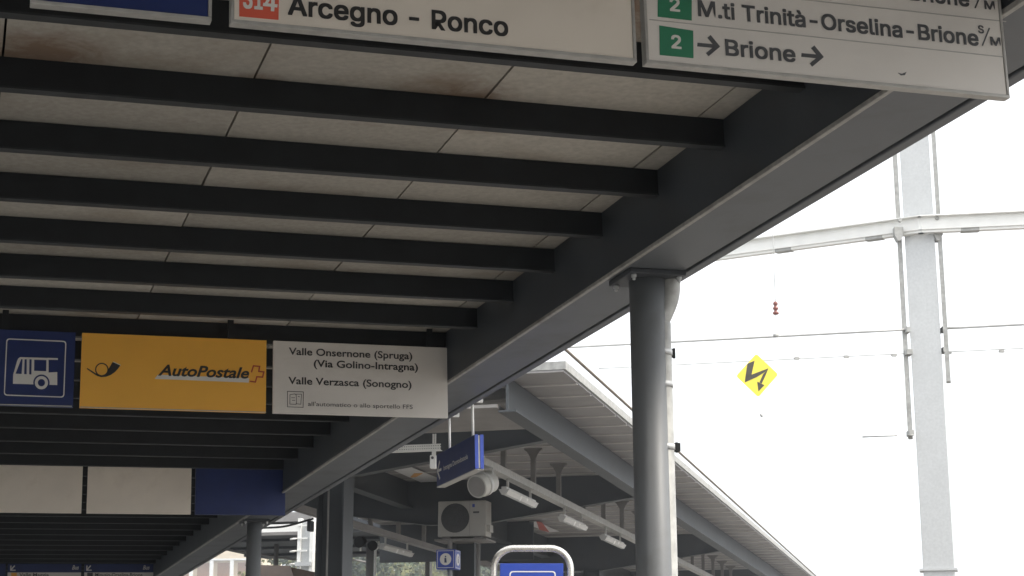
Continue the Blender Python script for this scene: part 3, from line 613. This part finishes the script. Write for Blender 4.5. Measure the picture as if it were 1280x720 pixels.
# channel bolted across the mast, bent where it meets it
pm = at(1150, 281, DM-0.25)
def dirz(az): return Vector((math.sin(math.radians(az)), math.cos(math.radians(az)), 0))
dl, dr = dirz(-61), -dirz(-80)
cc = thing('cross_channel', pm, 'pale steel channel bolted across the catenary mast, bent at the mast', 'steel beam')
def arm(d, L, z0, z1, t0, t1, y_off=0):
    g = B(); nrm = d.cross(zw).normalized()
    if nrm.y > 0: nrm = -nrm
    F_ = frame(d, -nrm, zw, pm)
    return F_
for d, L in ((dl, 4.2), (dr, 2.6)):
    n_ = Vector((-d.y, d.x, 0)); n_ = n_ if n_.y > 0 else -n_
    F_ = frame(d, n_, zw, pm)
    g = B(); box(g, F_, -0.02, L, 0, 0.02, -0.055, 0.10); box(g, F_, -0.02, L, -0.055, 0.0, 0.088, 0.10); obj('web', g, K['whitepaint'], cc)
    g = B(); box(g, F_, -0.02, L, 0.02, 0.10, -0.085, -0.055); obj('lower_flange', g, K['whitepaint'], cc)
    for t in (0.15, 1.25, 2.45):
        if t < L: g = B(); box(g, F_, t*1.0+0.3, t+0.5, 0.015, 0.12, -0.09, -0.052); obj('splice_plate', g, K['galvmatt'], cc)
for px_ in (1125, 1171):
    c = at(px_, 275.5 if px_ < 1150 else 273.5, DM-0.27); g = B(); tube(g, [c-Vector((0,0.03,0)), c+Vector((0,0.02,0))], 0.022, 10); obj('bolt', g, K['galvmatt'], cc)
    c = at(px_-1 if px_ < 1150 else px_+2, 291, DM-0.2); g = B(); Fb = frame(Vector((1,0,0)), Vector((0,1,0)), zw, c); prism(g, Fb, [(-0.05,0.07),(0.05,0.07),(0.05,-0.02),(0.01,-0.09),(-0.02,-0.09),(-0.05,-0.02)], 0, 0.1); obj('gusset', g, K['galvmatt'], cc)
# wires across the tracks
pd = PLT.to_3x3() @ Vector((-1,0,0))
def span(px_, py_, L0, L1, r, name, label, sag=0.0):
    c = at(px_, py_, DM-0.1); pts = [c + pd*(L0 + (L1-L0)*i/10) - zw*(sag*4*(i/10)*(1-i/10)) for i in range(11)]
    g = B(); tube(g, pts, r, 6); return tag(obj(name, g, K['alu2']), label, 'wire', 'cross wires left and right of the mast'), c
span(1134, 412, 0, 5.0, 0.013, 'span_wire', 'upper cross wire left of the mast, carrying the red-brown insulator')
span(1182, 410.5, -2.2, 0, 0.014, 'span_wire', 'upper cross wire on the right of the mast, at the frame edge')
span(1130, 442, 0, 3.5, 0.0055, 'span_wire', 'lower thin cross wire behind the yellow warning sign')
span(1182, 440, -2.2, 0, 0.0055, 'span_wire', 'lower thin cross wire on the right of the mast')
for px_, py_ in ((996, 448), (1058, 446), (1186, 441), (1252, 439), (1117.5, 444)):
    c = at(px_, py_, DM-0.1); g = B(); Fb = frame(Vector((1,0,0)), Vector((0,1,0)), zw, c); box(g, Fb, -0.026, 0.026, -0.012, 0.012, -0.016, 0.016); tube(g, [c-Vector((0.035,0,0)), c+Vector((0.035,0,0))], 0.007, 8)
    where = {996: 'second from the yellow warning sign', 1058: 'midway between the yellow warning sign and the mast', 1186: 'touching the right side of the mast', 1252: 'near the right frame edge', 1117.5: 'touching the left side of the mast'}[px_]
    tag(obj('wire_clip', g, K['galvmatt']), 'small grey clip on the lower wire, ' + where, 'clip', 'clips on the lower wire')
g = B(); c = at(1103, 545.2, DM-0.1); tube(g, [c+pd*-0.16, c+pd*0.22], 0.008, 6); tube(g, [c+pd*-0.34, c+pd*-0.26], 0.008, 6); tag(obj('short_stay', g, K['galvmatt']), 'short thin stay rod left of the mast shaft, low down', 'rod')
# insulator string on its drop wire
ci = at(969.5, 386, DM-0.1); ins = thing('insulator', ci, 'red-brown ribbed insulator hanging above the upper cross wire', 'insulator')
g = B(); prof = []
for k in range(3):
    zc_ = 0.055 - k*0.055; prof += [(zc_+0.026, 0.018), (zc_+0.012, 0.034 - 0.004*(2-k)), (zc_-0.004, 0.036 - 0.004*(2-k)), (zc_-0.014, 0.018)]
tube(g, [ci+zw*p[0] for p in prof], [p[1] for p in prof], 16); obj('ribbed_body', g, K['insul'], ins)
g = B(); tube(g, [ci-zw*0.075, at(970, 419, DM-0.1)], 0.005, 6); tube(g, [ci+zw*0.08, ci+zw*1.5], 0.004, 6); obj('drop_wire', g, K['alu2'], ins)
g = B(); c = at(970, 419.5, DM-0.1); tube(g, [c-pd*0.03, c+pd*0.03], 0.022, 10); obj('clamp', g, K['galvmatt'], ins)
# yellow high voltage sign
cs = at(946.3, 470.5, DM-0.35); hv = thing('warning_sign', cs-zw*0.24, 'yellow diamond warning sign with black lightning arrow, hanging on the lower wire', 'sign')
FS = frame(Vector((1,0,0)), Vector((0,1,0)), zw, cs)
def W(x, y): return ((x-946.3)*sc, -(y-470.5)*sc)
dia = rquad([W(946.3,442), W(972.5,468), W(947,496.5), W(920.5,470)], 0.03)
g = B(); prism(g, FS, dia, 0, 0.006); ps = obj('plate', g, K['hv'], hv)
def zb_(x, y): return W(820+x/4, 390+y/4)
g = B()
for pts in ([(460,258),(496,243),(478,315),(464,322),(444,352),(447,330)], [(444,352),(462,320),(500,305),(563,281),(545,300),(505,325)], [(563,281),(545,322),(527,358),(516,352),(535,312)], [(505,348),(540,366),(510,397)]):
    prism(g, FS, [zb_(*p) for p in pts], -0.003, -0.001)
obj('lightning_arrow', g, K['hvink'], ps)
g = B(); v = at(949, 445.5, DM-0.1); tube(g, [cs+zw*0.22+Vector((0,0.008,0)), v], 0.004, 6); obj('hanging_hook', g, K['galv'], hv)
g = B(); c = at(951.5, 519.5, DM-0.35); tube(g, [FS @ Vector((0.01, 0.003, -0.225)), c+zw*0.02], 0.0022, 6); wr = obj('tail_wire', g, K['whitepaint'], hv)
g = B(); tube(g, [c+Vector((-0.008,0,0.02)), c+Vector((0.002,0,0)), c+Vector((0.012,0,-0.018))], [0.008,0.016,0.006], 8); obj('tail_weight', g, K['galvmatt'], wr)
# overhead cable running along the platform edge
XW = -2.55
w0, w1 = hit(PLT, 706, 436, 0, XW), hit(PLT, 1020, 720, 0, XW); g = B(); dW = (w1-w0); tube(g, [PLT @ (w0 - dW*0.25), PLT @ (w1 + dW*1.2)], 0.011, 6)
tag(obj('overhead_cable', g, K['wire']), 'long bare overhead cable running along the platform roof edge', 'cable')

# ------------------------------------------------------------------ beyond: second roof, its columns and loudspeakers, mast, kiosk, house, wood
YR0, YR1, ZR2 = 29.5, 34.6, 3.10
r2 = thing('far_platform_roof', PLT @ Vector((-15.5, 33, -1.55)), 'low dark station roof with white fascia, beyond the second canopy pillar', 'platform roof')
xl = hit(PLT, 200, 690, 1, YR0).x; xr_ = -8.6
g = B(); box(g, PLT, xl, xr_, YR0+0.06, YR1, ZR2, ZR2+0.05); obj('deck', g, K['rust'], r2)
xf = hit(PLT, 388, 665, 1, YR0).x; g = B(); box(g, PLT, xl, xf, YR0, YR0+0.05, ZR2+0.03, ZR2+0.17); obj('fascia', g, K['whitepaint'], r2)
g = B(); box(g, PLT, xl, xf, YR0-0.02, YR0+0.05, ZR2-0.03, ZR2+0.028); obj('gutter', g, K['soffit'], r2)
g = B(); box(g, PLT, xl, xf-0.1, YR0+0.3, YR1, ZR2+0.25, ZR2+0.42); obj('upper_roof', g, K['deck'], r2)
g = B(); xa, xb_ = hit(PLT, 427, 660, 1, YR0).x, hit(PLT, 600, 660, 1, YR0).x; box(g, PLT, xa, xb_, YR0-0.6, YR0-0.5, ZR2-0.02, ZR2+1.0); obj('sky_gap_board', g, K['beamdark'], r2)  # added dark board closing the bright sky gap between the roofs
for k in range(3):
    g = B(); y = YR0+0.9+k*1.5; box(g, PLT, xl, xr_, y, y+0.06, ZR2-0.05, ZR2-0.001); obj('purlin', g, K['beamdark'], r2)
g = B(); a_, b_ = PLT @ hit(PLT, 262, 684, 2, ZR2-0.06), PLT @ hit(PLT, 392, 703, 2, ZR2-0.06); tube(g, [a_, b_], 0.022, 8); obj('conduit', g, K['soffit'], r2)
g = B(); a_, b_ = PLT @ hit(PLT, 427, 697, 2, ZR2-0.06), PLT @ hit(PLT, 460, 703, 2, ZR2-0.06); tube(g, [a_, b_], 0.02, 8); obj('conduit', g, K['soffit'], r2)
for px_, hwp in ((464, 6.5), (536, 4.5), (345, 3)):
    c = hit(PLT, px_, 700, 1, 31.5); g = B(); w = hwp*0.0152; tube(g, [PLT @ Vector((c.x, 31.5, -1.55)), PLT @ Vector((c.x, 31.5, ZR2-0.001))], w, 20); cl = obj('column', g, K['soffit'], r2)
    if px_ > 400:
        off = (7.5 if px_ < 500 else 5)*0.0152; g = B(); X = c.x+off; tp = hit(PLT, px_, 679, 1, 31.4).z
        tube(g, smoothpath([PLT @ Vector((X, 31.4, -1.5)), PLT @ Vector((X, 31.4, tp-0.25)), PLT @ Vector((X+0.02, 31.4, tp-0.12)), PLT @ Vector((X+0.07, 31.4, tp-0.05)), PLT @ Vector((X+0.07, 31.4, tp+0.1))]), 0.026, 10); obj('white_downpipe', g, K['whitepaint'], cl)
# two black horn loudspeakers
for k, (px_, py_, r_, lab) in enumerate(((451, 677, 7.0, 'black loudspeaker under the far tray, left one of the pair'), (465, 681.5, 6.2, 'black loudspeaker under the far tray, right one of the pair'))):
    yy = 26.0; c = PLT @ hit(PLT, px_, py_, 1, yy); ms = 0.0128
    t = thing('black_loudspeaker', c, lab, 'loudspeaker', 'black loudspeakers under the far tray')
    a = Vector((-0.35 if k == 0 else 0.25, -0.9, -0.2)).normalized()
    g = B(); tube(g, [c-a*0.1, c-a*0.07, c+a*0.06, c+a*0.075], [r_*ms*0.55, r_*ms*0.8, r_*ms, r_*ms*0.95], 22); obj('drum', g, K['blackp'], t)
    g = B(); tube(g, [c+a*0.072, c+a*0.078], r_*ms*0.8, 22); obj('grille', g, K['blackp'], t)
    g = B(); tube(g, [c, Vector((c.x, c.y, EYE.z+ZT2+0.02))], 0.014, 8); obj('bracket', g, K['whitepaint'] if k == 0 else K['blackp'], t)
# galvanised lattice mast behind the first column
ym = 27.5; c0 = hit(PLT, 374, 700, 1, ym); c1 = hit(PLT, 390, 700, 1, ym)
lm = thing('ladder_mast', PLT @ Vector(((c0.x+c1.x)/2, ym, -1.55)), 'pale lattice mast with insulator arms, left of the dark platform column', 'mast')
top = hit(PLT, 380, 648, 1, ym).z
g = B(); box(g, PLT, c0.x-0.02, c0.x+0.035, ym-0.06, ym+0.06, -1.55, top); obj('upright', g, K['whitepaint'], lm)
g = B(); box(g, PLT, c1.x-0.03, c1.x+0.03, ym-0.06, ym+0.06, -1.55, top); obj('upright', g, K['whitepaint'], lm)
g = B(); box(g, PLT, c0.x+0.036, c1.x-0.031, ym-0.005, ym+0.005, -1.55, top-0.03); obj('web_plate', g, K['galv'], lm)
for py_ in (657.5, 673.5, 689, 705):
    zz = hit(PLT, 374, py_, 1, ym).z; g = B(); box(g, PLT, c0.x-0.02, c1.x-0.07, ym-0.075, ym-0.062, zz-0.012, zz+0.012); st = obj('rung', g, K['whitepaint'], lm)
    if py_ > 660:
        g = B(); a = PLT @ Vector((c0.x-0.03, ym-0.06, zz)); b = a - (PLT.to_3x3() @ Vector((0.12, 0, 0.012))); tube(g, [a, a*0.5+b*0.5, b], [0.012, 0.02, 0.016], 10); obj('insulator_peg', g, K['pale'], lm)
g = B(); zz = hit(PLT, 380, 706, 1, ym).z; box(g, PLT, c0.x-0.03, c1.x+0.02, ym-0.12, ym-0.08, zz-0.03, zz+0.04); obj('clamp_band', g, K['galv'], lm)
# black cable with box from column to roof
g = B(); a, b = hit(PLT, 391, 648.5, 1, 17.0), hit(PLT, 326, 660, 1, 20.0); A3, B3 = PLT @ a, PLT @ b
tube(g, smoothpath([A3, A3*0.5+B3*0.5-zw*0.03, B3]), 0.012, 8); tag(obj('black_cable', g, K['blackp']), 'slack black cable reaching left from the dark platform column', 'cable')
g = B(); c = hit(PLT, 389, 659, 1, 16.95); box(g, PLT, c.x-0.012, c.x+0.035, 16.85, 16.95, c.z-0.05, c.z+0.06); tag(obj('switch_box', g, K['beamdark'], None, 0.01), 'small dark box on the left side of the platform column', 'box')
g = B(); c = hit(PLT, 410, 640, 1, 16.96); tube(g, [PLT @ Vector((c.x, 16.965, -1.2)), PLT @ Vector((c.x, 16.965, 2.3))], 0.011, 8); tag(obj('column_conduit', g, K['soffit']), 'thin grey conduit running up the dark platform column', 'pipe')
# brown sheet roof of a kiosk
yk = 24.0; a = hit(PLT, 326, 707.5, 1, yk); b = hit(PLT, 361, 709, 1, yk); kk = thing('kiosk', PLT @ Vector(((a.x+b.x)/2, yk+0.5, -1.55)), 'small brown kiosk roof with sloping edge, right of the second pillar', 'kiosk')
g = B(); hexa(g, [PLT @ Vector(p) for p in ((a.x-0.12, yk, a.z-0.01), (b.x+0.02, yk, b.z-0.01), (b.x+0.2, yk-0.25, b.z-0.24), (a.x-0.05, yk-0.25, b.z-0.24), (a.x-0.12, yk, a.z+0.02), (b.x+0.02, yk, b.z+0.02), (b.x+0.2, yk-0.25, b.z-0.21), (a.x-0.05, yk-0.25, b.z-0.21))]); obj('roof', g, K['brown'], kk)
g = B(); box(g, PLT, a.x-0.12, b.x+0.05, yk+0.02, yk+1.2, -1.55, a.z-0.03); obj('wall', g, K['brown'], kk)
# sunlit house far behind
DH = 200.0; hl, hr_ = at(200, 700, DH), at(322, 700, DH); zt_ = 22.0
hs_ = thing('apartment_house', ((hl.x+hr_.x)/2, DH, 0), 'sunlit cream house with balconies and brown shutters, far left background', 'house')
HF = frame(Vector((math.cos(math.radians(8)), math.sin(math.radians(-8)), 0)), Vector((math.sin(math.radians(8)), math.cos(math.radians(8)), 0)), zw, Vector((hl.x-1, DH, 0)))
W_ = hr_.x-hl.x+2
g = B(); box(g, HF, 0, W_, 0, 8, 0, zt_); wl_ = obj('wall', g, K['render'], hs_)
g = B(); box(g, HF, -0.4, W_+0.4, -0.5, 8.4, zt_+0.003, zt_+0.25); obj('roof', g, K['brown'], hs_)
for fl_ in range(7):
    z0 = 0.3+fl_*3.0
    g = B(); box(g, HF, 0.2, W_-0.2, -1.1, -0.003, z0+2.7, z0+2.88); bl = obj('balcony', g, K['whitepaint'], hs_)
    g = B(); box(g, HF, 0.2, W_-0.2, -1.08, -1.03, z0+2.885, z0+3.75); obj('parapet', g, K['render'], bl)
    for k in range(int(W_/2.4)):
        x0 = 0.75+k*2.4; g = B(); box(g, HF, x0, x0+1.5, -0.02, -0.004, z0+0.9, z0+2.5); wd = obj('window', g, K['shutter'], hs_)
        g = B(); box(g, HF, x0-0.62, x0-0.2, -1.05, -0.9, z0, z0+2.69); obj('pier', g, K['whitepaint'], bl)
# wooded slope behind the far roof
g = B(); DW = 95.0; L = at(415, 700, DW).x; R0 = at(640, 700, DW).x
vs = []
NX, NY = 24, 6
for j in range(NY):
    for i in range(NX):
        x = L-6 + (R0-L+14)*i/(NX-1); vs.append(g.verts.new((x, DW-8+j*12, 0.0 + j*1.1 + 0.6*math.sin(i*0.9+j))))
for j in range(NY-1):
    for i in range(NX-1): g.faces.new((vs[j*NX+i], vs[j*NX+i+1], vs[(j+1)*NX+i+1], vs[(j+1)*NX+i]))
struct('hillside', g, K['earth'])
def leaves(name, m, seed, label):
    random.seed(seed); g = B()
    for _ in range(85):
        cx_ = random.uniform(L-3, R0+3); cy_ = DW + random.uniform(-6, 34); cz_ = random.uniform(1.0, 10.5) + (cy_-DW)*0.06; rr = random.uniform(1.1, 2.4)
        for _ in range(480):
            u = Vector((random.gauss(0,1), random.gauss(0,1), random.gauss(0,1))).normalized() * rr * random.uniform(0.55, 1.08); p = Vector((cx_, cy_, cz_)) + u
            s_ = random.uniform(0.06, 0.15); a = Vector((random.gauss(0,1), random.gauss(0,1), random.gauss(0,1))).normalized(); b = a.orthogonal().normalized(); c = a.cross(b)
            v = [g.verts.new(p + b*s_*x + c*s_*y) for x, y in ((-1,-0.5),(0.2,-0.9),(1,0.1),(0.1,0.9),(-0.8,0.5))]; g.faces.new(v)
    return tag(obj(name, g, m), label, 'trees', None, 'stuff')
leaves('woodland', K['leafa'], 3, 'light green sunlit trees on the slope seen under the far roof')
leaves('dark_woodland', K['leafb'], 11, 'darker green trees mixed into the slope under the far roof')

# ------------------------------------------------------------------ added air volume standing in for lens glare from the bright sky
g = B(); box(g, WLD, -330, 330, -60, 345, -3.2, 32)
m = bpy.data.materials.new('glare_air'); m.use_nodes = True; n = m.node_tree.nodes; n.remove(n['Principled BSDF'])
v = n.new('ShaderNodeVolumePrincipled'); v.inputs['Density'].default_value = 0.0026; v.inputs['Color'].default_value = (0.90, 0.94, 1.0, 1); v.inputs['Anisotropy'].default_value = 0.45
m.node_tree.links.new(v.outputs[0], n['Material Output'].inputs['Volume'])
tag(obj('glare_haze', g, m), 'pale air volume added over the tracks in place of lens glare', 'glare_haze', None, 'stuff')
